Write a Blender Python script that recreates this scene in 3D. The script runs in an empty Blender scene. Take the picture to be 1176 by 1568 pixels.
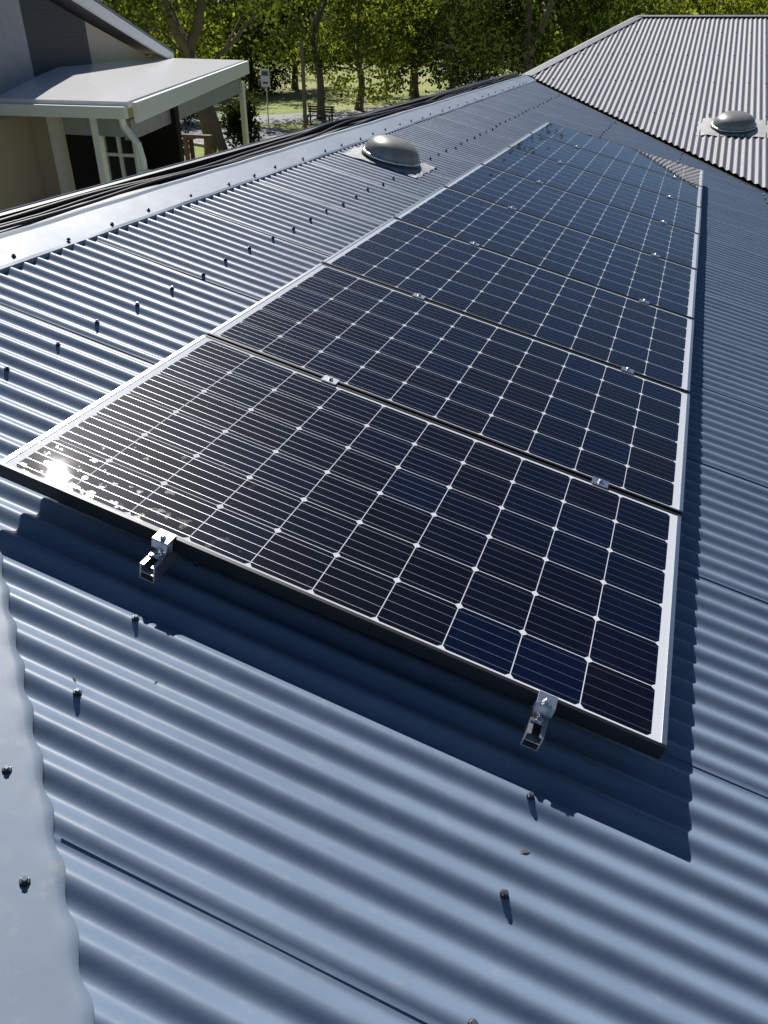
import bpy, math, random
import numpy as np
from mathutils import Vector, Matrix
random.seed(7); rng=np.random.default_rng(11)
TH=math.radians(13.38); CT,ST=math.cos(TH),math.sin(TH)
scene=bpy.context.scene
GZ=-4.4
# ------------------------------------------------------------ helpers
def link(o,parent=None):
    scene.collection.objects.link(o)
    if parent: o.parent=parent
    return o
def empty(name,loc=(0,0,0)):
    e=bpy.data.objects.new(name,None); e.empty_display_size=.2; e.location=loc; return link(e)
def mesh(name,v,f,mats,parent=None,roof=False,smooth=False,mi=None,loc=None,rot=None):
    me=bpy.data.meshes.new(name); me.from_pydata([tuple(map(float,p)) for p in v],[],[tuple(map(int,q)) for q in f])
    if not isinstance(mats,(list,tuple)): mats=[mats]
    for m in mats: me.materials.append(m)
    if mi is not None: me.polygons.foreach_set('material_index',mi)
    if smooth: me.polygons.foreach_set('use_smooth',[True]*len(me.polygons))
    me.update()
    o=bpy.data.objects.new(name,me)
    if roof: o.rotation_euler=(0,TH,0)
    if loc is not None: o.location=loc
    if rot is not None: o.rotation_euler=rot
    return link(o,parent)
class B:
    def __init__(s): s.v=[];s.f=[];s.m=[]
    def box(s,a,b,m=0,M=None):
        i=len(s.v)
        for z in (a[2],b[2]):
            for x,y in ((a[0],a[1]),(b[0],a[1]),(b[0],b[1]),(a[0],b[1])):
                p=Vector((x,y,z)); s.v.append(tuple(M@p if M else p))
        for q in ((0,3,2,1),(4,5,6,7),(0,1,5,4),(1,2,6,5),(2,3,7,6),(3,0,4,7)):
            s.f.append(tuple(i+k for k in q)); s.m.append(m)
    def poly(s,pts,m=0):
        i=len(s.v); s.v+=[tuple(p) for p in pts]; s.f.append(tuple(range(i,i+len(pts)))); s.m.append(m)
    def prism(s,pts,d,m=0):
        i=len(s.v);n=len(pts);d=Vector(d)
        s.v+=[tuple(p) for p in pts]+[tuple(Vector(p)+d) for p in pts]
        s.f.append(tuple(range(i+n-1,i-1,-1)));s.m.append(m)
        s.f.append(tuple(range(i+n,i+2*n)));s.m.append(m)
        for k in range(n):
            k2=(k+1)%n; s.f.append((i+k,i+k2,i+n+k2,i+n+k)); s.m.append(m)
    def tube(s,pts,rad,seg=8,m=0,cap=True):
        pts=[Vector(p) for p in pts]; i0=len(s.v)
        if not isinstance(rad,(list,tuple)): rad=[rad]*len(pts)
        for k,p in enumerate(pts):
            t=(pts[min(k+1,len(pts)-1)]-pts[max(k-1,0)]).normalized()
            a=Vector((1,0,0)) if abs(t.x)<.8 else Vector((0,1,0))
            u=t.cross(a).normalized(); w=t.cross(u)
            for j in range(seg):
                an=2*math.pi*j/seg; s.v.append(tuple(p+(u*math.cos(an)+w*math.sin(an))*rad[k]))
        for k in range(len(pts)-1):
            for j in range(seg):
                j2=(j+1)%seg; a=i0+k*seg
                s.f.append((a+j,a+j2,a+seg+j2,a+seg+j)); s.m.append(m)
        if cap:
            s.f.append(tuple(i0+j for j in range(seg-1,-1,-1))); s.m.append(m)
            a=i0+(len(pts)-1)*seg; s.f.append(tuple(a+j for j in range(seg))); s.m.append(m)
    def lathe(s,c,prof,seg=24,m=0,M=None):
        i0=len(s.v); c=Vector(c)
        for r,z in prof:
            for j in range(seg):
                an=2*math.pi*j/seg; p=Vector((r*math.cos(an),r*math.sin(an),z))
                s.v.append(tuple(c+(M@p if M else p)))
        for k in range(len(prof)-1):
            for j in range(seg):
                j2=(j+1)%seg;a=i0+k*seg; s.f.append((a+j,a+j2,a+seg+j2,a+seg+j)); s.m.append(m)
        a=i0+(len(prof)-1)*seg; s.f.append(tuple(a+j for j in range(seg))); s.m.append(m)
    def obj(s,name,mats,parent=None,**k):
        return mesh(name,s.v,s.f,mats,parent,mi=s.m,**k)
# ------------------------------------------------------------ materials
def N(nt,t,**k):
    n=nt.nodes.new(t)
    for a,b in k.items(): setattr(n,a,b)
    return n
def newmat(name):
    m=bpy.data.materials.new(name); m.use_nodes=True; nt=m.node_tree
    return m,nt,nt.nodes['Principled BSDF']
def simple(name,col,rough=.5,metal=0,nscale=8,namt=.25,spec=.5,bump=0,bscale=40):
    m,nt,p=newmat(name); L=nt.links.new
    tc=N(nt,'ShaderNodeTexCoord'); no=N(nt,'ShaderNodeTexNoise'); no.inputs['Scale'].default_value=nscale; no.inputs['Detail'].default_value=4
    L(tc.outputs['Object'],no.inputs['Vector'])
    mx=N(nt,'ShaderNodeMix',data_type='RGBA')
    mx.inputs['A'].default_value=(*[c*(1-namt) for c in col],1); mx.inputs['B'].default_value=(*[min(1,c*(1+namt)) for c in col],1)
    L(no.outputs['Fac'],mx.inputs['Factor']); L(mx.outputs['Result'],p.inputs['Base Color'])
    p.inputs['Roughness'].default_value=rough; p.inputs['Metallic'].default_value=metal; p.inputs['Specular IOR Level'].default_value=spec
    if bump:
        n2=N(nt,'ShaderNodeTexNoise'); n2.inputs['Scale'].default_value=bscale; n2.inputs['Detail'].default_value=4
        L(tc.outputs['Object'],n2.inputs['Vector'])
        b=N(nt,'ShaderNodeBump'); b.inputs['Strength'].default_value=bump; b.inputs['Distance'].default_value=.01
        L(n2.outputs['Fac'],b.inputs['Height']); L(b.outputs['Normal'],p.inputs['Normal'])
    return m
def roofmat(name,col,rough=.42,dirt=.3,wav=.12,stretch=(1,6,1)):
    m,nt,p=newmat(name); L=nt.links.new
    tc=N(nt,'ShaderNodeTexCoord'); mp=N(nt,'ShaderNodeMapping'); mp.inputs['Scale'].default_value=stretch
    L(tc.outputs['Object'],mp.inputs['Vector'])
    n1=N(nt,'ShaderNodeTexNoise'); n1.inputs['Scale'].default_value=2.2; n1.inputs['Detail'].default_value=7; n1.inputs['Roughness'].default_value=.65
    L(mp.outputs[0],n1.inputs['Vector'])
    n2=N(nt,'ShaderNodeTexNoise'); n2.inputs['Scale'].default_value=16; n2.inputs['Detail'].default_value=8; n2.inputs['Roughness'].default_value=.75
    L(tc.outputs['Object'],n2.inputs['Vector'])
    r2=N(nt,'ShaderNodeValToRGB'); r2.color_ramp.elements[0].position=.56; r2.color_ramp.elements[1].position=.76
    L(n2.outputs['Fac'],r2.inputs['Fac'])
    a=N(nt,'ShaderNodeMix',data_type='RGBA')
    a.inputs['A'].default_value=(*[c*.76 for c in col],1); a.inputs['B'].default_value=(*[c*1.22 for c in col],1)
    L(n1.outputs['Fac'],a.inputs['Factor'])
    d=N(nt,'ShaderNodeMix',data_type='RGBA'); d.inputs['B'].default_value=(.40,.40,.39,1)
    ml=N(nt,'ShaderNodeMath',operation='MULTIPLY'); ml.inputs[1].default_value=dirt
    L(r2.outputs['Color'],ml.inputs[0]); L(ml.outputs[0],d.inputs['Factor']); L(a.outputs['Result'],d.inputs['A'])
    L(d.outputs['Result'],p.inputs['Base Color'])
    mr=N(nt,'ShaderNodeMapRange'); mr.inputs['To Min'].default_value=rough-.08; mr.inputs['To Max'].default_value=rough+.14
    L(n1.outputs['Fac'],mr.inputs['Value']); L(mr.outputs[0],p.inputs['Roughness'])
    n3=N(nt,'ShaderNodeTexNoise'); n3.inputs['Scale'].default_value=5; n3.inputs['Detail'].default_value=3
    L(tc.outputs['Object'],n3.inputs['Vector'])
    b=N(nt,'ShaderNodeBump'); b.inputs['Strength'].default_value=wav; b.inputs['Distance'].default_value=.02
    L(n3.outputs['Fac'],b.inputs['Height']); L(b.outputs['Normal'],p.inputs['Normal'])
    return m
M_roof=roofmat('painted_corrugated_steel',(.185,.252,.355),rough=.42,wav=.18,dirt=.4)
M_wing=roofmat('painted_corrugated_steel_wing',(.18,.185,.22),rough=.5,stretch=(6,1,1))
M_cap=roofmat('painted_flashing_steel',(.225,.285,.375),rough=.52,dirt=.8,wav=.16,stretch=(1,1,1))
M_black=simple('black_painted_steel',(.012,.013,.016),.45)
M_cable=simple('black_cable_rubber',(.01,.01,.012),.5)
M_alu=simple('anodised_aluminium',(.74,.75,.77),.30,1,60,.05)
M_frame=simple('black_anodised_frame',(.010,.011,.014),.40,0,60,.1,.4)
M_galv=simple('galvanised_rail',(.66,.66,.65),.33,.9,50,.12)
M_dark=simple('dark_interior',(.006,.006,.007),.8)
M_seam=simple('shadowed_lap_edge',(.05,.07,.10),.7)
M_screw=simple('screw_head_steel',(.16,.18,.22),.35,.6,80,.3)
M_washer=simple('rubber_washer',(.02,.02,.022),.7)
M_back=simple('white_backsheet',(.6,.6,.6),.6)
def cellmat():
    m,nt,p=newmat('solar_cells_under_glass'); L=nt.links.new
    tc=N(nt,'ShaderNodeTexCoord'); sp=N(nt,'ShaderNodeSeparateXYZ'); L(tc.outputs['Object'],sp.inputs[0])
    def ma(op,a,b=None,c=None):
        n=N(nt,'ShaderNodeMath',operation=op)
        for i,x in enumerate((a,b,c)):
            if x is None: continue
            if isinstance(x,(int,float)): n.inputs[i].default_value=x
            else: L(x,n.inputs[i])
        return n.outputs[0]
    cu,cv,u0,v0=.1585,.1545,.0325,.0155
    U=ma('DIVIDE',ma('SUBTRACT',sp.outputs[0],u0),cu); V=ma('DIVIDE',ma('SUBTRACT',sp.outputs[1],v0),cv)
    fu=ma('FRACT',U); fv=ma('FRACT',V)
    du=ma('MULTIPLY',ma('MINIMUM',fu,ma('SUBTRACT',1,fu)),cu); dv=ma('MULTIPLY',ma('MINIMUM',fv,ma('SUBTRACT',1,fv)),cv)
    gap=ma('LESS_THAN',ma('MINIMUM',du,dv),.0011)
    dia=ma('LESS_THAN',ma('ADD',du,dv),.0112)
    out=ma('MAXIMUM',ma('MAXIMUM',ma('LESS_THAN',U,0),ma('GREATER_THAN',U,10)),ma('MAXIMUM',ma('LESS_THAN',V,0),ma('GREATER_THAN',V,6)))
    white=ma('MAXIMUM',ma('MAXIMUM',gap,dia),out)
    fb=ma('FRACT',ma('MULTIPLY',fv,5)); db=ma('MULTIPLY',ma('ABSOLUTE',ma('SUBTRACT',fb,.5)),cv/5)
    bus=ma('MULTIPLY',ma('LESS_THAN',db,.00042),ma('SUBTRACT',1,white))
    fl=N(nt,'ShaderNodeCombineXYZ'); L(ma('FLOOR',U),fl.inputs[0]); L(ma('FLOOR',V),fl.inputs[1])
    oi=N(nt,'ShaderNodeObjectInfo'); L(oi.outputs['Random'],fl.inputs[2])
    wn=N(nt,'ShaderNodeTexWhiteNoise',noise_dimensions='3D'); L(fl.outputs[0],wn.inputs['Vector'])
    c=N(nt,'ShaderNodeMix',data_type='RGBA'); c.inputs['A'].default_value=(.0030,.0034,.0090,1); c.inputs['B'].default_value=(.0014,.0050,.0225,1)
    L(wn.outputs['Value'],c.inputs['Factor'])
    c1=N(nt,'ShaderNodeMix',data_type='RGBA'); c1.inputs['B'].default_value=(.50,.52,.56,1); L(bus,c1.inputs['Factor']); L(c.outputs['Result'],c1.inputs['A'])
    c2=N(nt,'ShaderNodeMix',data_type='RGBA'); c2.inputs['B'].default_value=(.72,.75,.80,1); L(white,c2.inputs['Factor']); L(c1.outputs['Result'],c2.inputs['A'])
    nd=N(nt,'ShaderNodeTexNoise'); nd.inputs['Scale'].default_value=3.5; nd.inputs['Detail'].default_value=9; nd.inputs['Roughness'].default_value=.7
    L(tc.outputs['Object'],nd.inputs['Vector'])
    rd=N(nt,'ShaderNodeMapRange'); rd.inputs['From Min'].default_value=.5; rd.inputs['From Max'].default_value=.8; rd.inputs['To Max'].default_value=.008
    L(nd.outputs['Fac'],rd.inputs['Value'])
    c3=N(nt,'ShaderNodeMix',data_type='RGBA'); c3.inputs['B'].default_value=(.5,.45,.4,1); L(rd.outputs[0],c3.inputs['Factor']); L(c2.outputs['Result'],c3.inputs['A'])
    L(c3.outputs['Result'],p.inputs['Base Color']); L(bus,p.inputs['Metallic'])
    p.inputs['Roughness'].default_value=.38
    p.inputs['Specular IOR Level'].default_value=.02
    p.inputs['Coat Weight'].default_value=1; p.inputs['Coat IOR'].default_value=1.30
    n4=N(nt,'ShaderNodeTexNoise'); n4.inputs['Scale'].default_value=22; n4.inputs['Detail'].default_value=6; n4.inputs['Roughness'].default_value=.6
    L(tc.outputs['Object'],n4.inputs['Vector'])
    edge=N(nt,'ShaderNodeMapRange'); edge.inputs['From Min'].default_value=.0; edge.inputs['From Max'].default_value=.16; edge.inputs['To Min'].default_value=.20; edge.inputs['To Max'].default_value=0
    L(sp.outputs[1],edge.inputs['Value'])
    sm=N(nt,'ShaderNodeMapRange'); sm.inputs['From Min'].default_value=.63; sm.inputs['From Max'].default_value=.69; sm.inputs['To Max'].default_value=.20
    L(ma('ADD',n4.outputs['Fac'],ma('MULTIPLY',edge.outputs[0],.5)),sm.inputs['Value'])
    rr=N(nt,'ShaderNodeMapRange'); rr.inputs['From Min'].default_value=.35; rr.inputs['From Max'].default_value=.75; rr.inputs['To Min'].default_value=.018; rr.inputs['To Max'].default_value=.040
    L(nd.outputs['Fac'],rr.inputs['Value']); L(ma('ADD',rr.outputs[0],sm.outputs[0]),p.inputs['Coat Roughness'])
    return m
M_cell=cellmat()
# ------------------------------------------------------------ main roof (plane coordinates, rotated by TH about Y)
ROOF=-.13; PIT=.0762; Y0=-.16; AMP=.0092
house=empty('corrugated_roof_house')
def wave(t):
    c=math.cos(2*math.pi*(t-Y0)/PIT); return AMP*c
def hipx(y): return .158-1.084*(y+.184)
def valx(y): return -1.13+(12.49-y)*.876
v=[];f=[]
seg=12; ny=int((12.5+2.6)/PIT*seg)
for k in range(ny):
    y=-2.6+k*PIT/seg
    x0=max(-1.06,hipx(y)-.09); x1=min(4.6,valx(y)-.05)
    if x1<=x0+.01: break
    fr=((y-.12)/.762)%1.0
    z=ROOF+wave(y)+.0045*fr**3
    nx=8; i=len(v)
    for j in range(nx+1): v.append((x0+(x1-x0)*j/nx,y,z+.0008*math.sin(j*2.1+y*1.3)))
    if k:
        for j in range(nx): f.append((i-nx-1+j,i-nx+j,i+j+1,i+j))
mesh('main_roof_sheets',v,f,M_roof,house,roof=True,smooth=True)
b=B()
k=-4
while .12+k*.762<12:
    y=.12+k*.762; k+=1
    x0=max(-.93,hipx(y)+.02); x1=min(4.6,valx(y)-.06)
    if x1<x0+.1: continue
    z=ROOF+wave(y)+.0046
    b.poly([(x0,y-.002,z+.0004),(x1,y-.002,z+.0004),(x1,y+.001,z-.003),(x0,y+.001,z-.003)])
b.obj('sheet_lap_seams',[M_seam],house,roof=True)
def hexscrew(b,x,y,z,s=1.0,M=None):
    s*=.9
    b.lathe((x,y,z),[(.0095*s,-.002),(.0095*s,.002*s),(.008*s,.003*s)],12,1,M)
    b.lathe((x,y,z),[(.008*s,.003*s),(.0085*s,.0045*s),(.0058*s,.005*s),(.0056*s,.0105*s),(.0046*s,.0115*s)],6,0,M)
b=B()
for xr in (-.42,.505,1.43,2.355,3.28,4.2):
    k=-40
    while True:
        y=Y0+k*PIT*3; k+=1
        if y>12.3: break
        if y<-2.4 or xr<hipx(y)+.02 or xr>valx(y)-.1: continue
        j=random.uniform(-.014,.014)
        R=Matrix.Rotation(random.uniform(-.1,.1),3,'X')@Matrix.Rotation(random.uniform(-.1,.1),3,'Y')
        hexscrew(b,xr+j,y+random.uniform(-.003,.003),ROOF+AMP+.002,1,R)
b.obj('roof_screws',[M_screw,M_washer],house,roof=True)
v=[];f=[];k=0; y=.72; prof=[(-.925,ROOF-.003),(-.930,ROOF+AMP+.004),(-.945,ROOF+AMP+.008),(-1.10,ROOF+.03),(-1.118,ROOF+.037),(-1.135,ROOF+.033),(-1.145,ROOF-.0)]
while y<12.45:
    n=.5+.5*math.cos(2*math.pi*(y-Y0)/PIT)
    i=len(v)
    wob=.0015*math.sin(y*3.1)+.001*math.sin(y*11)
    for q,(px,pz) in enumerate(prof):
        if q==0: px,pz=-.927,ROOF-.004+n*(AMP*1.2)
        v.append((px,y,pz+(wob if 1<q<6 else 0)))
    if k:
        for j in range(len(prof)-1): f.append((i-len(prof)+j,i-len(prof)+j+1,i+j+1,i+j))
    y+=PIT/8; k+=1
mesh('ridge_cap',v,f,M_cap,house,roof=True)
b=B(); y=.9
while y<12:
    hexscrew(b,-.965+random.uniform(-.01,.01),y,ROOF+AMP+.013,1.0); y+=PIT*random.choice((4,4,5))
b.obj('ridge_cap_screws',[M_screw,M_washer],house,roof=True)
b=B()
b.box((-1.30,-.2,ROOF-.22),(-1.147,12.6,ROOF-.015))
b.box((-1.325,-.2,ROOF-.22),(-1.302,12.6,ROOF+.012))
b.obj('black_gutter',[M_black],house,roof=True)
b=B(); b.tube([(-1.33,-.2,ROOF+.014),(-1.33,12.6,ROOF+.014)],.004,6)
b.obj('gutter_bead',[M_cap],house,roof=True)
b=B()
for off,r,ph in ((-1.20,.009,0),(-1.235,.008,1.3),(-1.27,.011,2.1)):
    pts=[(off+.022*math.sin(y*1.7+ph)+.012*math.sin(y*4.1+ph),y,ROOF+.0+.02*max(0,math.sin(y*1.1+ph))) for y in np.arange(0,12.4,.12)]
    b.tube(pts,r,6)
b.obj('roof_cables',[M_cable],house,roof=True,smooth=True)
ed=Vector((.735,-.678,0)).normalized(); pe=Vector((-.678,-.735,0)).normalized(); P0=Vector((.158,-.184,0))
v=[];f=[];k=0; s=-1.75
zc=ROOF+AMP+.006
while s<4.3:
    P=P0+ed*s; ph=math.cos(2*math.pi*(P.y-Y0)/PIT)
    sc=.004*ph
    dr=(.5+.5*ph)
    rows=[(-.006-sc,-.003-.013*(1-dr)),(-.004-sc,.001-.004*(1-dr)),(.012,.003),(.03,.004),(.10,.008),(.20,.015),(.31,.026),(.34,.032),(.37,.028),(.66,-.045),(.68,-.06)]
    i=len(v)
    wob=.0012*math.sin(s*5)+.0006*math.sin(s*13+1)
    for q,(d,z) in enumerate(rows):
        p=P+pe*d; v.append((p.x,p.y,zc+z+(wob if q>3 else 0)))
    if k:
        n=len(rows)
        for j in range(n-1): f.append((i-n+j,i+j,i+j+1,i-n+j+1))
    s+=PIT/10*1.38; k+=1
mesh('hip_cap',v,f,M_cap,house,roof=True,smooth=True)
b=B()
for s in [-.9,-.5,-.12,.1,.32,.545,.76,1.0,1.25,1.5,1.75]:
    p=P0+ed*s+pe*.052; hexscrew(b,p.x,p.y,zc+.006,1.0)
b.obj('hip_cap_screws',[M_screw,M_washer],house,roof=True)
def pw(x,y,z): return (x*CT+z*ST,y,-x*ST+z*CT)
b=B()
h0=P0+ed*-1.6+pe*.36; h1=P0+ed*4.3+pe*.36
A=Vector(pw(h0.x,h0.y,ROOF)); C=Vector(pw(h1.x,h1.y,ROOF))
b.poly([A,C,(C.x,C.y-.1,C.z-.02),(A.x,C.y-.1,C.z-.2)])
b.obj('near_hip_slope',[M_roof],house)
b=B()
for sgn in (1,-1):
    va=Vector(pw(-1.2,12.57,ROOF-.012)); vb=Vector(pw(4.6,5.95,ROOF-.012))
    side=Vector((vb-va)).cross(Vector((0,0,1))).normalized()*sgn
    b.poly([va,vb,vb+side*.16+Vector((0,0,.012)),va+side*.16+Vector((0,0,.012))])
b.obj('valley_gutter',[M_black],house)
# ------------------------------------------------------------ wing roof
KW=.205; ZW=.14; YW=12.49; YR=16.25
def wz(y): return ZW+KW*(y-YW)
v=[];f=[];seg=8;x=-1.10;k=0
while x<7.5:
    ya=YW-(x+1.13)*1.16+.06; yb=YR if x>.13 else YW+(x+1.13)*(YR-YW)/1.26-.02
    if yb>ya+.01:
        i=len(v); nx=4
        zz=.016+AMP*math.cos(2*math.pi*x/PIT)+.003*(((x)/.762)%1)
        for j in range(nx+1):
            yy=ya+(yb-ya)*j/nx; v.append((x,yy,wz(yy)+zz))
        if k:
            for j in range(nx): f.append((i-nx-1+j,i+j,i+j+1,i-nx+j))
        k=1
    x+=PIT/seg
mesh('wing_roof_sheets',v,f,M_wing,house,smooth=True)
hb=Vector((-1.16,YW-.02,ZW+.02)); ht=Vector((.13,YR,wz(YR)+.03))
b=B()
def capstrip(a,c,w0,w1,m=0):
    a=Vector(a);c=Vector(c);w0=Vector(w0);w1=Vector(w1)
    b.poly([a+w0,c+w0,c,a],m); b.poly([a,c,c+w1,a+w1],m)
up=Vector((0,0,.012))
capstrip(ht+up,Vector((7.5,YR,wz(YR)+.042)),(0,-.14,-.024),(0,.14,-.03))
capstrip(hb+up,ht+up,(.13,-.04,-.012),(-.13,.02,-.05))
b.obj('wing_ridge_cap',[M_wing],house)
b=B()
b.poly([hb,ht,(ht.x-4,ht.y+2.5,-1.0),(hb.x-2.2,hb.y+1.5,-1.0)])
b.poly([ht,(7.5,YR,wz(YR)+.03),(7.5,YR+5,-.2),(ht.x-2,YR+5,-.2)])
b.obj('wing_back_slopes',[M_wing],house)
b=B()
n=60
for k in range(n):
    x=.2+k*.12*1.9
    if x<7.4: hexscrew(b,x,YR-.10,wz(YR-.10)+.036,1.2)
for row in (10.9,12.3,13.7,15.1):
    for k in range(-4,30):
        x=k*PIT*3
        if x>-1.1+(max(0,row-YW))*.36 and row>YW-(x+1.13)*1.16+.1 and x<7.4: hexscrew(b,x,row,wz(row)+.016+AMP+.002,1.1)
b.obj('wing_roof_screws',[M_screw,M_washer],house)
M_wall=simple('rendered_wall',(.55,.53,.48),.8)
b=B()
b.box((-1.25,-2.3,GZ),(4.3,12.2,-1.35)); b.box((-1.25,12.2,GZ),(7.2,20.5,-1.35)); b.box((-1.25,0,-1.35),(-1.22,12.2,-.05))
b.obj('house_walls',[M_wall],house)
# ------------------------------------------------------------ solar panels
PW,PH,PP=1.65,.962,.9764
def panelmesh():
    b=B(); fw=.010; hh=.038; sw=.012
    b.box((0,0,-hh),(PW,fw,0),0); b.box((0,PH-fw,-hh),(PW,PH,0),0)
    b.box((0,fw,-hh),(sw,PH-fw,0),3); b.box((PW-sw,fw,-hh),(PW,PH-fw,0),3)
    b.box((sw,fw,-.0075),(PW-sw,PH-fw,-.0022),1)
    b.box((sw,fw,-.009),(PW-sw,PH-fw,-.0078),2)
    me=bpy.data.meshes.new('solar_panel'); me.from_pydata(b.v,[],b.f)
    for m in (M_frame,M_cell,M_back,M_alu): me.materials.append(m)
    me.polygons.foreach_set('material_index',b.m); me.update(); return me
pm=panelmesh()
for k in range(8):
    o=bpy.data.objects.new('solar_panel',pm); o.rotation_euler=(0,TH,0)
    dx=[0,.004,.002,0,.001,.003,.0,.002][k]
    o.location=pw(dx,k*PP,0); link(o)
    mod=o.modifiers.new('bevel','BEVEL'); mod.width=.0009; mod.segments=2; mod.limit_method='ANGLE'
def rail(xc):
    root=empty('mounting_rail')
    b=B(); w=.019; zt=-.0385; zb=-.083; y0=-.075; y1=8*PP+.05
    b.box((xc-w,y0,zb),(xc-w+.003,y1,zt)); b.box((xc+w-.003,y0,zb),(xc+w,y1,zt))
    b.box((xc-w+.003,y0,zb),(xc+w-.003,y1,zb+.003))
    b.box((xc-w+.003,y0,zt-.003),(xc-w+.010,y1,zt)); b.box((xc+w-.010,y0,zt-.003),(xc+w-.003,y1,zt))
    b.box((xc-w+.003,y0,zb+.020),(xc+w-.003,y1,zb+.022))
    b.obj('rail_channel',[M_galv],root,roof=True)
    for y,sg in ((0,-1),(7*PP+PH,1)):
        c=B(); hw=.021
        c.box((xc-hw,min(y+sg*-.009,y+sg*.030),.0008),(xc+hw,max(y+sg*-.009,y+sg*.030),.0045))
        ya,yb=sorted((y+sg*.004,y+sg*.008)); c.box((xc-hw,ya,zt+.001),(xc+hw,yb,.0008))
        ya,yb=sorted((y+sg*.026,y+sg*.030)); c.box((xc-hw,ya,-.022),(xc+hw,yb,.0008))
        ya,yb=sorted((y+sg*.008,y+sg*.045)); c.box((xc-hw*.9,ya,zt+.001),(xc+hw*.9,yb,zt+.0045))
        c.lathe((xc,y+sg*.017,.0045),[(.0095,0),(.0095,.0015),(.0065,.002),(.0065,.008),(.005,.009)],14)
        c.tube([(xc,y+sg*.017,zt),(xc,y+sg*.017,.001)],.004,8)
        c.lathe((xc,y+sg*.038,zt+.0045),[(.008,0),(.008,.006),(.006,.007)],6)
        o=c.obj('end_clamp',[M_alu],root,roof=True); md=o.modifiers.new('b','BEVEL'); md.width=.0008; md.limit_method='ANGLE'
    for k in range(1,8):
        y=k*PP-.0072; c=B()
        c.box((xc-.026,y-.019,.0008),(xc+.026,y+.019,.0042))
        c.box((xc-.026,y-.0065,-.03),(xc+.026,y-.0045,.0008)); c.box((xc-.026,y+.0045,-.03),(xc+.026,y+.0065,.0008))
        c.lathe((xc,y,.0042),[(.008,0),(.008,.007),(.006,.0085)],6)
        c.obj('mid_clamp',[M_alu],root,roof=True)
    for y in [Y0+PIT*round((t-Y0)/PIT) for t in (.3,1.2,2.5,3.8,5.1,6.4,7.6)]:
        c=B()
        c.box((xc+.0195,y-.02,ROOF+AMP+.002),(xc+.0235,y+.02,-.045)); c.box((xc+.0235,y-.02,ROOF+AMP+.002),(xc+.065,y+.02,ROOF+AMP+.006))
        c.lathe((xc+.045,y,ROOF+AMP+.006),[(.009,0),(.009,.002),(.006,.003),(.006,.008)],8)
        c.obj('l_foot',[M_galv],root,roof=True)
rail(.465); rail(1.39)
# ------------------------------------------------------------ skylight domes
M_dome=simple('weathered_acrylic_dome',(.29,.28,.255),.36,0,14,.4,.5)
M_apron=simple('worn_flashing_apron',(.36,.37,.38),.6,.1,9,.7,.5,.4,12)
M_apron2=simple('pale_flashing_apron',(.58,.57,.55),.6,.0,7,.4,.5,.3,12)
M_collar=simple('dark_collar',(.07,.07,.075),.4,.3)
def dome(R,H,hx,hy,loc,rot,axis,ma):
    root=empty('skylight_dome',loc); root.rotation_euler=rot
    b=B()
    ring=[(R*1.10,-.01),(R*1.08,.022),(R*1.05,.035),(R*1.03,.036)]
    b.lathe((0,0,0),ring,48,0)
    b.obj('collar',[M_collar],root,smooth=True)
    b=B(); b.lathe((0,0,.0),[(R*1.06,.034),(R*1.065,.040),(R*1.06,.047),(R*1.0,.050)],48,0); b.obj('clamp_ring',[M_galv],root,smooth=True)
    b=B(); prof=[(R*math.cos(a)**.8 if a<1.55 else .001, .049+H*math.sin(a)) for a in np.linspace(0,math.pi/2,14)]
    b.lathe((0,0,0),prof,48,0); b.obj('acrylic_dome',[M_dome],root,smooth=True)
    b=B()
    for k in range(10):
        a=k*math.pi/5+.2; hexscrew(b,R*1.045*math.cos(a),R*1.045*math.sin(a),.045,.8)
    b.obj('ring_screws',[M_screw,M_washer],root)
    v=[];f=[];n=72;m=14
    for i in range(n+1):
        for j in range(m+1):
            x=-hx+2*hx*i/n; y=-hy+2*hy*j/m
            e=max(0,(math.hypot(x,y)-R*1.05))
            if axis=='x': x,y=y*hx/hy,x*hy/hx
            t=(x if axis=='x' else y)
            edge=max(abs(x)/hx,abs(y)/hy)
            w=min(1,e/.12)
            z=.010*(1-w)+w*(AMP*.8*math.cos(2*math.pi*t/PIT)+.001)+.006
            if edge>.93: z+=.004*math.sin(x*60)*math.cos(y*43)
            v.append((x+ .006*math.sin(y*31)*(edge>.9),y+.006*math.sin(x*37)*(edge>.9),z))
    for i in range(n):
        for j in range(m):
            a=i*(m+1)+j; f.append((a,a+m+1,a+m+2,a+1))
    mesh('flashing_apron',v,f,ma,root,smooth=True)
ky=Y0+PIT*round((4.62-Y0)/PIT)
dome(.205,.115,.29,.25,pw(-.60,ky,ROOF+.002),(0,TH,0),'y',M_apron)
kx=PIT*round(1.93/PIT); dy=10.45
dome(.25,.13,.42,.32,(kx,dy,wz(dy)+.018),(math.atan(KW),0,0),'x',M_apron2)
# ------------------------------------------------------------ neighbour's house
M_grey=simple('grey_cladding',(.27,.28,.31),.6); M_navy=simple('dark_window_glass',(.010,.016,.024),.12,0,2,.4,.6)
M_slate=simple('dark_wall_cladding',(.018,.024,.034),.6)
M_cream=simple('cream_render',(.44,.40,.33),.8,0,3,.08); M_white=simple('white_painted_timber',(.80,.81,.83),.45,0,10,.05)
M_wroof=simple('white_patio_roofing',(.90,.90,.90),.20,0,4,.03); M_soff=simple('brown_deck_timber',(.10,.055,.035),.7,0,12,.4)
nb=empty('neighbouring_house')
A=Vector((-5.05,7.75,.02)); E=Vector((-9.0,7.45,.02)); Bf=Vector((-7.18,14.75,.17)); Cb=Vector((-8.62,14.0,.22)); Db=Vector((-7.5,9.6,.27))
Eb=Vector((-9.5,9.2,.27))
b=B()
loop=[E,A,Bf,Cb,Db,Eb]
b.prism([p+Vector((0,0,-.04)) for p in loop],(0,0,.07))
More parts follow.
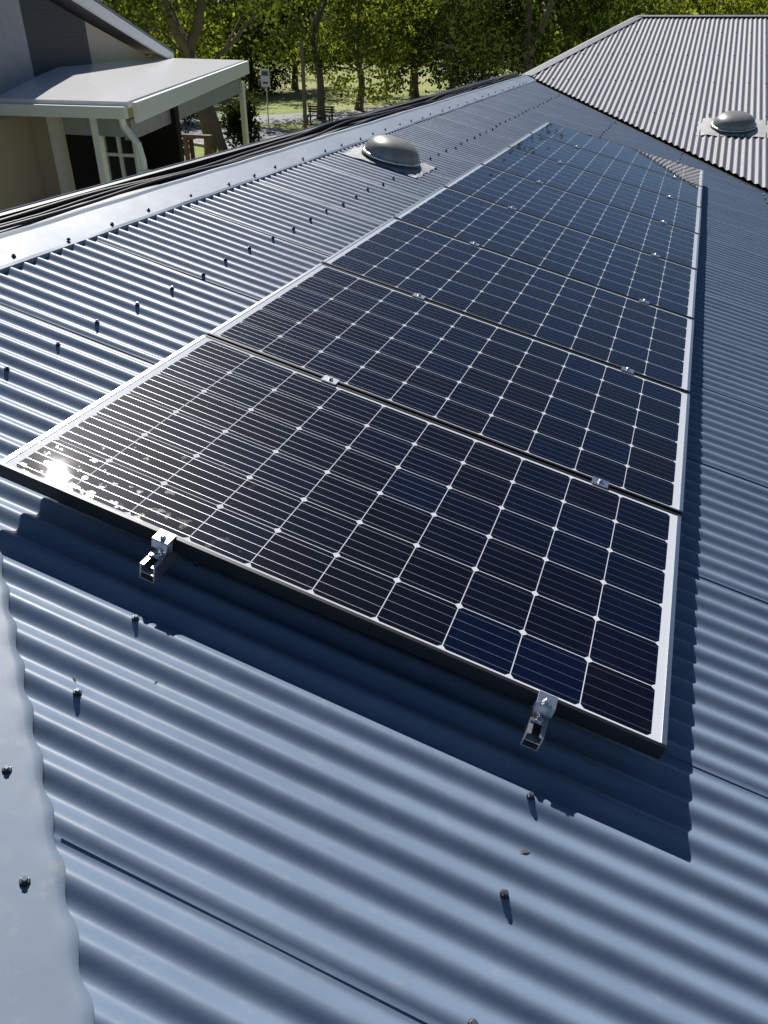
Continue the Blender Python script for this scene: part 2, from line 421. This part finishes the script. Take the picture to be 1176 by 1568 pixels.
b.obj('patio_roof',[M_wroof],nb)
def beam(b,p,q,w,h,m=0,dz=0):
    p=Vector(p);q=Vector(q);d=(q-p).normalized();s=Vector((-d.y,d.x,0)).normalized()*w/2
    u=Vector((0,0,h)); z=Vector((0,0,dz))
    b.prism([p-s+z,p+s+z,p+s+z+u,p-s+z+u],q-p,m)
b=B()
beam(b,E+Vector((0,-.06,0)),A+Vector((.0,-.06,0)),.09,.13,0,-.15); beam(b,A+Vector((.06,.05,0)),Bf+Vector((.06,0,0)),.05,.22,0,-.20)
beam(b,Bf+Vector((.03,.05,0)),Cb,.05,.2,0,-.19)
b.obj('patio_fascia',[M_white],nb)
b=B()
beam(b,(-6.1,7.85,-.35),(-5.25,7.85,-.35),.1,.22); beam(b,(-5.25,7.95,-.40),(-7.1,14.3,-.33),.1,.22)
b.obj('patio_beam',[M_grey],nb)
b=B()
for px,py in ((-5.62,7.82),(-7.0,14.2)):
    b.box((px-.045,py-.045,GZ),(px+.045,py+.045,-.15))
b.obj('patio_posts',[M_white],nb)
b=B(); b.tube([(-5.15,7.72,-.1),(-5.16,7.76,-.22),(-5.02,7.8,-.42),(-5.0,7.82,-.6),(-4.99,7.82,GZ)],.042,16)
for z in (-.75,-1.7): b.box((-5.045,7.765,z),(-4.935,7.875,z+.03))
b.obj('downpipe',[M_white],nb,smooth=False)
wd=(Vector((-8.6,13.95,0))-Vector((-7.53,9.81,0))).normalized(); inn=Vector((-wd.y,wd.x,0)) 
if inn.x>0: inn=-inn
def W(s,z,o=0): return tuple(Vector((-7.53,9.81,0))+wd*s+inn*o+Vector((0,0,z)))
b=B()
b.prism([W(-4,GZ,.1),W(4.2,GZ,.1),W(4.2,.22,.1),W(0,1.13,.1),W(-4,2.05,.1)],inn*5,0)
b.obj('upper_walls',[M_cream],nb)
b=B()
b.prism([W(-1.05,-.2,0.0),W(1.0,-.2,0.0),W(1.0,.86,0.0),W(-1.05,1.33,0.0)],inn*.09,0)
b.obj('dark_cladding',[M_slate],nb)
b=B()
for z in np.arange(0.0,1.3,.14): b.prism([W(-1.04,z,-.006),W(min(.98,(1.3-z)*3.9-1.0) if z>.8 else .98,z,-.006),W(min(.98,(1.3-z)*3.9-1.0) if z>.8 else .98,z+.012,-.006),W(-1.04,z+.012,-.006)],inn*.005,0)
b.obj('cladding_battens',[simple('cladding_edge',(.03,.038,.05),.5)],nb)
b=B(); b.prism([W(-4,-.2,-.03),W(-1.08,-.2,-.03),W(-1.08,1.35,-.03),W(-4,2.0,-.03)],inn*.12,0); b.obj('grey_wall_panel',[M_grey],nb)
b=B()
beam(b,W(-4,2.12,-.18),W(4.5,.16,-.18),.06,.16); b.obj('rake_board',[M_white],nb)
b=B(); b.prism([W(-4,2.29,-.2),W(4.6,.31,-.2),W(4.6,.35,-.2),W(-4,2.33,-.2)],inn*5.4); b.obj('upper_roof',[M_wing],nb)
b=B()
b.box((-9.3,8.6,GZ),(-6.98,8.75,-.05)); b.obj('lower_cream_wall',[M_cream],nb)
b=B(); b.box((-7.55,8.57,-1.35),(-7.48,8.598,-.35)); b.box((-7.0,8.56,-2.0),(-6.94,8.76,-.1)); b.obj('wall_trim',[M_white],nb)
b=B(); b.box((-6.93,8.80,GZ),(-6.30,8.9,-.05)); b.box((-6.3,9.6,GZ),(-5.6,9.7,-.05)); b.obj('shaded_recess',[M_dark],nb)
b=B(); fx0,fx1,fy,fz0,fz1=-6.22,-5.72,8.7,-1.5,-.30
b.box((fx0,fy+.02,fz0),(fx1,fy+.03,fz1),1)
for x in (fx0,(fx0+fx1)/2,fx1): b.box((x-.022,fy-.02,fz0-.02),(x+.022,fy+.018,fz1+.02),0)
for z in (fz0,(fz0*2+fz1)/3,(fz0+2*fz1)/3,fz1): b.box((fx0+.023,fy-.016,z-.02),(fx1-.023,fy+.016,z+.02),0)
b.obj('french_door',[M_white,M_navy],nb)
b=B(); b.box((-9.4,7.6,-2.0),(-5.1,9.6,-1.9)); b.obj('deck_floor',[M_soff],nb)
b=B()
b.lathe((-7.15,8.2,-1.9),[(.15,0),(.16,.05),(.16,.38),(.13,.46),(.05,.5),(.05,.53),(.08,.54),(.08,.60)],20)
b.obj('gas_bottle',[simple('gas_bottle_paint',(.45,.45,.44),.4)],None,smooth=True)
dk=empty('timber_deck')
b=B(); b.box((-13.5,15.5,-2.4),(-8.6,19,-2.28))
for k in range(9): b.box((-13.5+k*.6,15.5,-2.28),(-13.42+k*.6,15.58,-1.36))
b.box((-13.5,15.46,-1.36),(-8.6,15.62,-1.29))
for k in range(5): b.box((-13.4+k*1.15,15.6,GZ),(-13.28+k*1.15,15.72,-2.4))
b.obj('deck_frame',[M_soff],dk)
tb=empty('outdoor_table'); b=B()
b.box((-11.6,16.3,-1.6),(-10.0,17.2,-1.54))
for x in (-11.5,-10.1):
    for y in (16.4,17.1): b.box((x-.04,y-.04,-2.28),(x+.04,y+.04,-1.6))
b.obj('table_parts',[M_soff],tb)
# ------------------------------------------------------------ ground, roads
def groundmat():
    m,nt,p=newmat('grass_ground'); L=nt.links.new
    tc=N(nt,'ShaderNodeTexCoord'); n1=N(nt,'ShaderNodeTexNoise'); n1.inputs['Scale'].default_value=.12; n1.inputs['Detail'].default_value=8
    n2=N(nt,'ShaderNodeTexNoise'); n2.inputs['Scale'].default_value=6; n2.inputs['Detail'].default_value=6
    L(tc.outputs['Object'],n1.inputs['Vector']); L(tc.outputs['Object'],n2.inputs['Vector'])
    r=N(nt,'ShaderNodeValToRGB'); e=r.color_ramp.elements; e[0].position=.35; e[0].color=(.20,.26,.05,1); e[1].position=.70; e[1].color=(.40,.34,.17,1)
    x=e.new(.5); x.color=(.30,.35,.07,1)
    ad=N(nt,'ShaderNodeMath',operation='MULTIPLY_ADD'); ad.inputs[1].default_value=.35; L(n2.outputs['Fac'],ad.inputs[0])
    sb=N(nt,'ShaderNodeMath',operation='SUBTRACT'); sb.inputs[1].default_value=.17; L(n1.outputs['Fac'],sb.inputs[0]); L(sb.outputs[0],ad.inputs[2])
    L(ad.outputs[0],r.inputs['Fac']); L(r.outputs['Color'],p.inputs['Base Color']); p.inputs['Roughness'].default_value=.9
    return m
M_grass=groundmat()
mesh('ground',[(-1500,-300,GZ),(1500,-300,GZ),(1500,2500,GZ),(-1500,2500,GZ)],[(0,1,2,3)],M_grass)
M_road=simple('asphalt',(.33,.33,.335),.85,0,1.5,.2); M_kerb=simple('concrete_kerb',(.42,.41,.39),.8,0,2,.15)
def strip(name,pts,w,z,mat,kerb=False):
    pts=[Vector((*p,0)) for p in pts]; Ls=[];Rs=[]
    for i,p in enumerate(pts):
        t=(pts[min(i+1,len(pts)-1)]-pts[max(i-1,0)]).normalized(); s=Vector((-t.y,t.x,0))*w/2; Ls.append(p+s);Rs.append(p-s)
    b=B(); u=Vector((0,0,GZ+z))
    for i in range(len(pts)-1): b.poly([Rs[i]+u,Rs[i+1]+u,Ls[i+1]+u,Ls[i]+u],0)
    if kerb:
        for S in (Ls,Rs):
            for i in range(len(pts)-1):
                beam(b,S[i]+Vector((0,0,GZ+.002)),S[i+1]+Vector((0,0,GZ+.002)),.18,.12,1)
    return b.obj(name,[mat,M_kerb])
strip('road',[(10,26),(-8,33),(-18,37.5),(-27,42),(-45,52),(-80,70)],6.5,.012,M_road,True)
strip('side_road',[(-24,46.3),(-18,54),(-15,66),(-17,80),(-24,100),(-40,140)],5,.008,M_road)
strip('footpath',[(-60,50.5),(-30,49.5),(-10,46),(10,42)],1.4,.004,M_kerb)
# ------------------------------------------------------------ street things
M_timber=simple('weathered_timber_pole',(.20,.16,.12),.85,0,5,.3)
def stick(name,x,y,h,r):
    b=B(); b.tube([(x,y,GZ),(x+.02,y,GZ+h*.5),(x,y,GZ+h)],[r,r*.9,r*.8],10)
    b.lathe((x,y,GZ+h),[(r*.9,0),(r*.9,.06),(r*.3,.1)],10)
    return b.obj(name,[M_timber])
stick('timber_pole',-18.27,41.6,4.3,.11); stick('timber_pole',-18.89,62.4,4.0,.15); 
sg=empty('road_sign')
b=B(); b.tube([(-21.5,43.64,GZ),(-21.5,43.64,GZ+2.9)],.035,8); b.obj('post',[M_galv],sg)
b=B(); b.box((-21.78,43.58,GZ+2.05),(-21.22,43.60,GZ+2.95),0); b.box((-21.70,43.572,GZ+2.6),(-21.30,43.578,GZ+2.82),1); b.box((-21.66,43.572,GZ+2.2),(-21.34,43.578,GZ+2.30),1); b.obj('plate',[simple('sign_white',(.85,.85,.85),.4),simple('sign_black',(.1,.1,.1),.5)],sg)
bn=empty('park_bench'); b=B(); bx,by=-19.4,46.1
for k in range(4): b.box((bx-.85,by-.25+k*.12,GZ+.43),(bx+.85,by-.15+k*.12,GZ+.47))
b.obj('seat',[M_timber],bn); b=B()
for k in range(3): b.box((bx-.85,by+.28,GZ+.58+k*.13),(bx+.85,by+.31,GZ+.68+k*.13))
b.obj('backrest',[M_timber],bn); b=B()
for x in (-.7,.7):
    b.box((bx+x-.04,by-.22,GZ),(bx+x+.04,by-.16,GZ+.43)); b.box((bx+x-.04,by+.22,GZ),(bx+x+.04,by+.275,GZ+.95))
b.obj('legs',[M_black],bn)
M_tyre=simple('tyre_rubber',(.02,.02,.02),.8); M_lamp=simple('lamp_lens',(.7,.7,.68),.2)
def car(x,y,ang,col):
    root=empty('parked_car',(x,y,GZ+.012)); root.rotation_euler=(0,0,ang)
    paint=simple('car_paint',col,.25,.2,3,.05,.6)
    b=B(); Wd=.87
    prof=[(-2.15,.35),(-2.2,.62),(-2.12,.9),(-1.55,1.0),(-.2,1.02),(.9,1.0),(1.75,.9),(2.12,.75),(2.18,.45),(2.1,.3)]
    v=[];f=[]
    ws=[(-1,.90,0),(-.93,1,.0),(.93,1,0),(1,.90,0)]
    n=len(prof)
    for (s,k,_) in ws:
        for (px,pz) in prof: v.append((px*(1 if abs(s)<.95 else .985),s*Wd,.3+(pz-.3)*(k if pz>.5 else 1)))
    for a in range(3):
        for j in range(n-1): f.append((a*n+j,a*n+j+1,(a+1)*n+j+1,(a+1)*n+j))
    f.append(tuple(range(n-1,-1,-1))); f.append(tuple(range(3*n,4*n)))
    f.append((0,n,2*n,3*n)); 
    mesh('body',v,f,paint,root)
    cb=[(-1.75,.96),(-1.25,1.44),(-.6,1.5),(.25,1.46),(1.0,.97)]
    v=[(px,s*(Wd-.06-(pz-.96)*.33),pz) for s in (-1,1) for px,pz in cb]; m=len(cb)
    f=[(j,j+1,m+j+1,m+j) for j in range(m-1)]+[tuple(range(m-1,-1,-1)),tuple(range(m,2*m))]
    mesh('cabin',v,f,[paint,M_navy],root,mi=[1,0,0,1,1,1])
    b=B()
    for px in (-1.35,1.3):
        for s in (-1,1):
            R=Matrix.Rotation(math.pi/2,3,'X')
            b.lathe((px,s*.80+.1,.32),[(.05,-.0),(.30,0),(.32,.03),(.32,.17),(.30,.2),(.05,.2)],20,0,R)
    b.obj('wheels',[M_tyre],root)
    b=B()
    for s in (-1,1): b.box((2.10,s*.62-.16,.62),(2.17,s*.62+.16,.76)); b.box((-2.19,s*.66-.12,.66),(-2.12,s*.66+.12,.84))
    b.obj('lamps',[M_lamp],root)
car(-24.2,89,-1.25,(.5,.5,.5))
sh=empty('distant_house'); b=B(); b.box((-46,150,GZ),(-30,158,GZ+3)); b.obj('walls',[M_cream],sh)
b=B(); b.prism([(-46.6,149.4,GZ+3),(-46.6,158.6,GZ+3),(-46.6,154,GZ+5)],(17.2,0,0)); b.obj('roof',[M_wing],sh)
b=B(); 
for k in range(4): b.box((-45+k*4,149.95,GZ+.8),(-43.4+k*4,149.99,GZ+2.2))
b.obj('windows',[M_navy],sh)
# ------------------------------------------------------------ trees
def leafmat(name,c1,c2,tr=.5):
    m=bpy.data.materials.new(name); m.use_nodes=True; nt=m.node_tree; nt.nodes.clear(); L=nt.links.new
    out=N(nt,'ShaderNodeOutputMaterial'); ge=N(nt,'ShaderNodeNewGeometry'); tc=N(nt,'ShaderNodeTexCoord')
    no=N(nt,'ShaderNodeTexNoise'); no.inputs['Scale'].default_value=.5; no.inputs['Detail'].default_value=2; L(tc.outputs['Object'],no.inputs['Vector'])
    cr=N(nt,'ShaderNodeMapRange'); cr.inputs['From Min'].default_value=.38; cr.inputs['From Max'].default_value=.62; L(no.outputs['Fac'],cr.inputs['Value'])
    av=N(nt,'ShaderNodeMath',operation='MULTIPLY_ADD'); av.inputs[1].default_value=.40; L(ge.outputs['Random Per Island'],av.inputs[0])
    mm=N(nt,'ShaderNodeMath',operation='MULTIPLY'); mm.inputs[1].default_value=.6; L(cr.outputs[0],mm.inputs[0]); L(mm.outputs[0],av.inputs[2])
    mx=N(nt,'ShaderNodeMix',data_type='RGBA'); mx.inputs['A'].default_value=(*c1,1); mx.inputs['B'].default_value=(*c2,1); L(av.outputs[0],mx.inputs['Factor'])
    d=N(nt,'ShaderNodeBsdfDiffuse'); t=N(nt,'ShaderNodeBsdfTranslucent'); s=N(nt,'ShaderNodeMixShader'); s.inputs[0].default_value=tr
    hs=N(nt,'ShaderNodeMix',data_type='RGBA',blend_type='MULTIPLY'); hs.inputs['Factor'].default_value=1; hs.inputs['B'].default_value=(2.2,2.15,.9,1)
    L(mx.outputs['Result'],hs.inputs['A']); L(mx.outputs['Result'],d.inputs[0]); L(hs.outputs['Result'],t.inputs[0])
    L(d.outputs[0],s.inputs[1]); L(t.outputs[0],s.inputs[2]); L(s.outputs[0],out.inputs[0])
    return m
M_leafA=leafmat('leaves_green',(.018,.030,.011),(.10,.135,.038)); M_leafB=leafmat('leaves_yellow_green',(.035,.052,.015),(.22,.25,.06),.6); M_leafC=leafmat('leaves_dark',(.012,.020,.009),(.045,.065,.024),.4)
M_bark=simple('bark',(.17,.135,.105),.9,0,3,.4,.3,.6,8)
def leafquads(cent,size,ar=.5):
    n=len(cent); a=rng.normal(size=(n,3)); a/=np.linalg.norm(a,axis=1)[:,None]
    c=rng.normal(size=(n,3)); c-=a*(a*c).sum(1)[:,None]; c/=np.linalg.norm(c,axis=1)[:,None]
    s=size*rng.uniform(.55,1.35,n)[:,None]
    v=np.stack([cent-a*s,cent+c*s*ar,cent+a*s,cent-c*s*ar],1).reshape(-1,3)
    return v
def leafobj(name,v,mat,parent):
    n=len(v)//4; me=bpy.data.meshes.new(name); me.vertices.add(len(v)); me.vertices.foreach_set('co',v.astype(np.float32).ravel())
    me.loops.add(n*4); me.loops.foreach_set('vertex_index',np.arange(n*4,dtype=np.int32)); me.polygons.add(n)
    me.polygons.foreach_set('loop_start',np.arange(0,n*4,4,dtype=np.int32)); me.polygons.foreach_set('loop_total',np.full(n,4,dtype=np.int32))
    me.materials.append(mat); me.update(calc_edges=True); me.validate()
    return link(bpy.data.objects.new(name,me),parent)
def tree(name,x,y,h,r,crown,cb,mat,clumps=90,per=110,ls=.16,lean=(0,0),forks=3,cr=.75):
    root=empty(name,(x,y,GZ)); b=B(); ends=[]
    tp=[];tr=[];n=7;fh=h*random.uniform(.28,.4)
    for i in range(n):
        t=i/(n-1); tp.append(Vector((lean[0]*t*fh/h+.12*math.sin(t*5+x),lean[1]*t*fh/h+.1*math.cos(t*4+y),fh*t))); tr.append(r*(1.25-.5*t) if i else r*1.5)
    b.tube(tp,tr,10)
    def branch(p,d,L,rad,lev):
        pts=[p];rs=[rad];q=Vector(p)
        for i in range(5):
            d=(d+Vector((random.gauss(0,.16),random.gauss(0,.16),random.gauss(.03,.10)))).normalized(); q=q+d*L/5; pts.append(q.copy()); rs.append(rad*(1-.13*(i+1)))
        b.tube(pts,rs,6 if lev else 8,cap=False)
        if lev<3:
            for i in range(3 if lev<2 else 2):
                k=random.choice((2,3,4,5)); nd=(d+Vector((random.gauss(0,.75),random.gauss(0,.75),random.gauss(.1,.4)))).normalized()
                branch(pts[k],nd,L*random.uniform(.5,.75),rs[k]*.62,lev+1)
        if lev>=1: ends.extend(pts[2:])
    for i in range(forks):
        a=2*math.pi*i/forks+random.uniform(-.5,.5)+x
        branch(tp[-1],Vector((.55*math.cos(a)+lean[0]/h,.55*math.sin(a)+lean[1]/h,1)).normalized(),(h-fh)*.6,r*.62,0)
    for i in range(forks):
        a=random.uniform(0,6.28); branch(tp[-2],Vector((math.cos(a),math.sin(a),.35)).normalized(),crown*.8,r*.35,1)
    b.obj('trunk_and_limbs',[M_bark],root,smooth=True)
    E=np.array([tuple(e) for e in ends]); cs=[]
    for k in range(clumps):
        if random.random()<.5:
            e=E[random.randrange(len(E))]+rng.normal(size=3)*.5
        else:
            a=random.uniform(0,6.28); rr=crown*math.sqrt(random.random()); zz=cb+(h-cb)*random.random()**1.5
            e=np.array([rr*math.cos(a)+lean[0]*zz/h,rr*math.sin(a)+lean[1]*zz/h,zz])
        if e[2]<cb: e[2]=cb+random.random()*1.5
        sx=cr*random.uniform(.6,1.3); cs.append(e+rng.normal(size=(int(per*random.uniform(.5,1.4)),3))*np.array([sx,sx,sx*.55]))
    leafobj('foliage',leafquads(np.concatenate(cs),ls),mat,root)
def at(sl,D): return 1.427+sl*D, D-1.25
tree('large_street_tree',-18.9,33.2,13,.40,5.0,5.6,M_leafA,75,90,.13,(-2.2,-1),3)
spec=[(-.80,42,11,4.5,2.5,M_leafB),(-.69,50,12,5,2.6,M_leafB),(-.60,62,12,6,2.7,M_leafA),(-.53,70,12,6,2.4,M_leafC),
(-.435,50,12,4.6,3.2,M_leafA),(-.385,56,10,3.4,1.2,M_leafB),(-.315,68,11,5.0,2.4,M_leafA),(-.27,60,11,5.0,2.0,M_leafC),(-.235,78,11,6,1.9,M_leafA),(-.47,72,11,5.5,2.6,M_leafC),
(-.195,44,11,4.4,3.8,M_leafC),(-.15,64,11,5.5,2.2,M_leafA),(-.10,74,10,6,2,M_leafB),(-.04,82,9,6,2,M_leafB),(.04,88,8,6,2,M_leafB),(.12,80,8,6,2,M_leafB)]
for s,D,h,c,cb,m in spec:
    x,y=at(s,D); tree('street_tree',x,y,h,random.uniform(.2,.36),c,cb,m,85,80,.16 if D<62 else .21,(random.uniform(-1.8,1.8),random.uniform(-1,1)),random.choice((2,3,4)))
def shrub(name,x,y,rad,h,mat,n=2000,ls=.11):
    root=empty(name,(x,y,GZ)); cs=[]
    b=B()
    for k in range(7):
        a=k*.9; b.tube([(0,0,0),(rad*.3*math.cos(a),rad*.3*math.sin(a),h*.4),(rad*.6*math.cos(a),rad*.6*math.sin(a),h*.75)],[.04,.03,.015],5)
    b.obj('stems',[M_bark],root)
    for k in range(14):
        a=random.uniform(0,6.28); rr=rad*math.sqrt(random.random())*.8
        cs.append(np.array([rr*math.cos(a),rr*math.sin(a),random.uniform(.25,.9)*h])+rng.normal(size=(n//14,3))*np.array([rad*.25,rad*.25,h*.14]))
    v=np.concatenate(cs); v[:,2]=np.maximum(v[:,2],.05)
    leafobj('foliage',leafquads(v,ls),mat,root)
for s,D,rd,h,m in [(-.55,36,.8,2.4,M_leafC),(-.25,74,2.5,2.5,M_leafC),(-.505,66,2.4,2.0,M_leafC),(-.56,68,3,2.6,M_leafC),(-.46,84,3,2.5,M_leafC),(-.63,44,1.6,2.0,M_leafC),(-.68,28,1.2,2.6,M_leafC)]:
    x,y=at(s,D); shrub('shrub',x,y,rd,h,m)
yu=empty('yucca_plant',(-13.6,24,GZ)); b=B(); b.tube([(0,0,0),(.05,0,.6),(0,.05,1.1)],[.12,.1,.09],8,1)
for k in range(70):
    a=random.uniform(0,6.28); el=random.uniform(-.2,1.4); L=random.uniform(.5,.8); base=Vector((0,.05,1.1+random.uniform(-.3,.1)))
    d=Vector((math.cos(a)*math.cos(el),math.sin(a)*math.cos(el),math.sin(el))); s=Vector((-math.sin(a),math.cos(a),0))*.035
    mid=base+d*L*.55; tip=base+d*L+Vector((0,0,-.18*L))
    b.poly([base-s,mid-s,tip,mid+s,base+s],0)
b.obj('leaves_and_stem',[M_leafB,M_bark],yu)
cs=[]
for k in range(560):
    s=random.uniform(-1.0,.3); D=random.uniform(115,175); x,y=at(s,D); z=GZ+random.uniform(1.0,9)*random.random()**.6
    cs.append(np.array([x,y,z])+rng.normal(size=(75,3))*np.array([2.4,2.0,1.2]))
v=np.concatenate(cs); v[:,2]=np.maximum(v[:,2],GZ+.3)
leafobj('distant_trees',leafquads(v,.55),M_leafA,None)
v=[];f=[];n=80
for i in range(n+1):
    a=-1.2+2.0*i/n; 
    for j,(D,hh) in enumerate(((500,0),(700,.6),(900,1))):
        x=math.sin(a)*D; y=math.cos(a)*D; z=GZ+hh*(30+14*math.sin(a*5+1)+9*math.sin(a*13)+4*math.sin(a*31)); v.append((x,y,z-.2*(j==0)))
for i in range(n):
    for j in range(2): k=i*3+j; f.append((k,k+3,k+4,k+1))
mesh('hills',v,f,simple('wooded_hill',(.07,.10,.06),.95,0,.03,.4),smooth=True)
b=B()
for k in range(90):
    x=random.uniform(-.85,2.6); y=Y0+PIT*(round(random.uniform(-8,70))+.5)
    if x<hipx(y)+.05 or (-.05<x<1.7 and -.05<y<7.9): continue
    a=random.uniform(0,6.28); L=random.uniform(.005,.014); w=L*random.uniform(.2,.4); c=Vector((x,y,ROOF-AMP+.003)); u=Vector((math.cos(a),math.sin(a),.15)); q=Vector((-math.sin(a),math.cos(a),.2))
    b.poly([c-u*L,c+q*w,c+u*L,c-q*w])
b.obj('leaf_litter',[simple('dry_leaf',(.12,.08,.045),.9)],None,roof=True)
# ------------------------------------------------------------ light
sd=Vector((-.357,.628,.690)).normalized()
sun=bpy.data.lights.new('sun','SUN'); sun.energy=5.0; sun.angle=math.radians(.53); sun.color=(1,.965,.915)
so=bpy.data.objects.new('sun',sun); so.rotation_euler=sd.to_track_quat('Z','Y').to_euler(); link(so)
w=bpy.data.worlds.new('World'); scene.world=w; w.use_nodes=True; nt=w.node_tree
sk=nt.nodes.new('ShaderNodeTexSky'); sk.sky_type='NISHITA'; sk.sun_disc=False
sk.altitude=2000; sk.dust_density=.1; sk.ozone_density=4.0
sk.sun_elevation=math.asin(sd.z); sk.sun_rotation=math.atan2(sd.x,sd.y)
bg=nt.nodes['Background']; bg.inputs['Strength'].default_value=.052; nt.links.new(sk.outputs[0],bg.inputs['Color'])
# ------------------------------------------------------------ camera
cam=bpy.data.cameras.new('camera'); co=bpy.data.objects.new('camera',cam); link(co); scene.camera=co
Rp=Matrix.Rotation(TH,3,'Y')
right=Rp@Vector((.91691,.33425,.21806)); down=Rp@Vector((.36891,-.50141,-.78262)); fwd=Rp@Vector((-.15225,.79804,-.58305))
m3=Matrix((right,-down,-fwd)).transposed(); m4=m3.to_4x4(); m4.translation=Rp@Vector((1.1795,-1.2502,1.207)); co.matrix_world=m4
cam.sensor_fit='VERTICAL'; cam.sensor_height=36; cam.sensor_width=27; cam.lens=36*1203.13/1568; cam.clip_start=.02; cam.clip_end=5000
scene.view_settings.view_transform='Standard'; scene.view_settings.look='None'; scene.view_settings.exposure=0
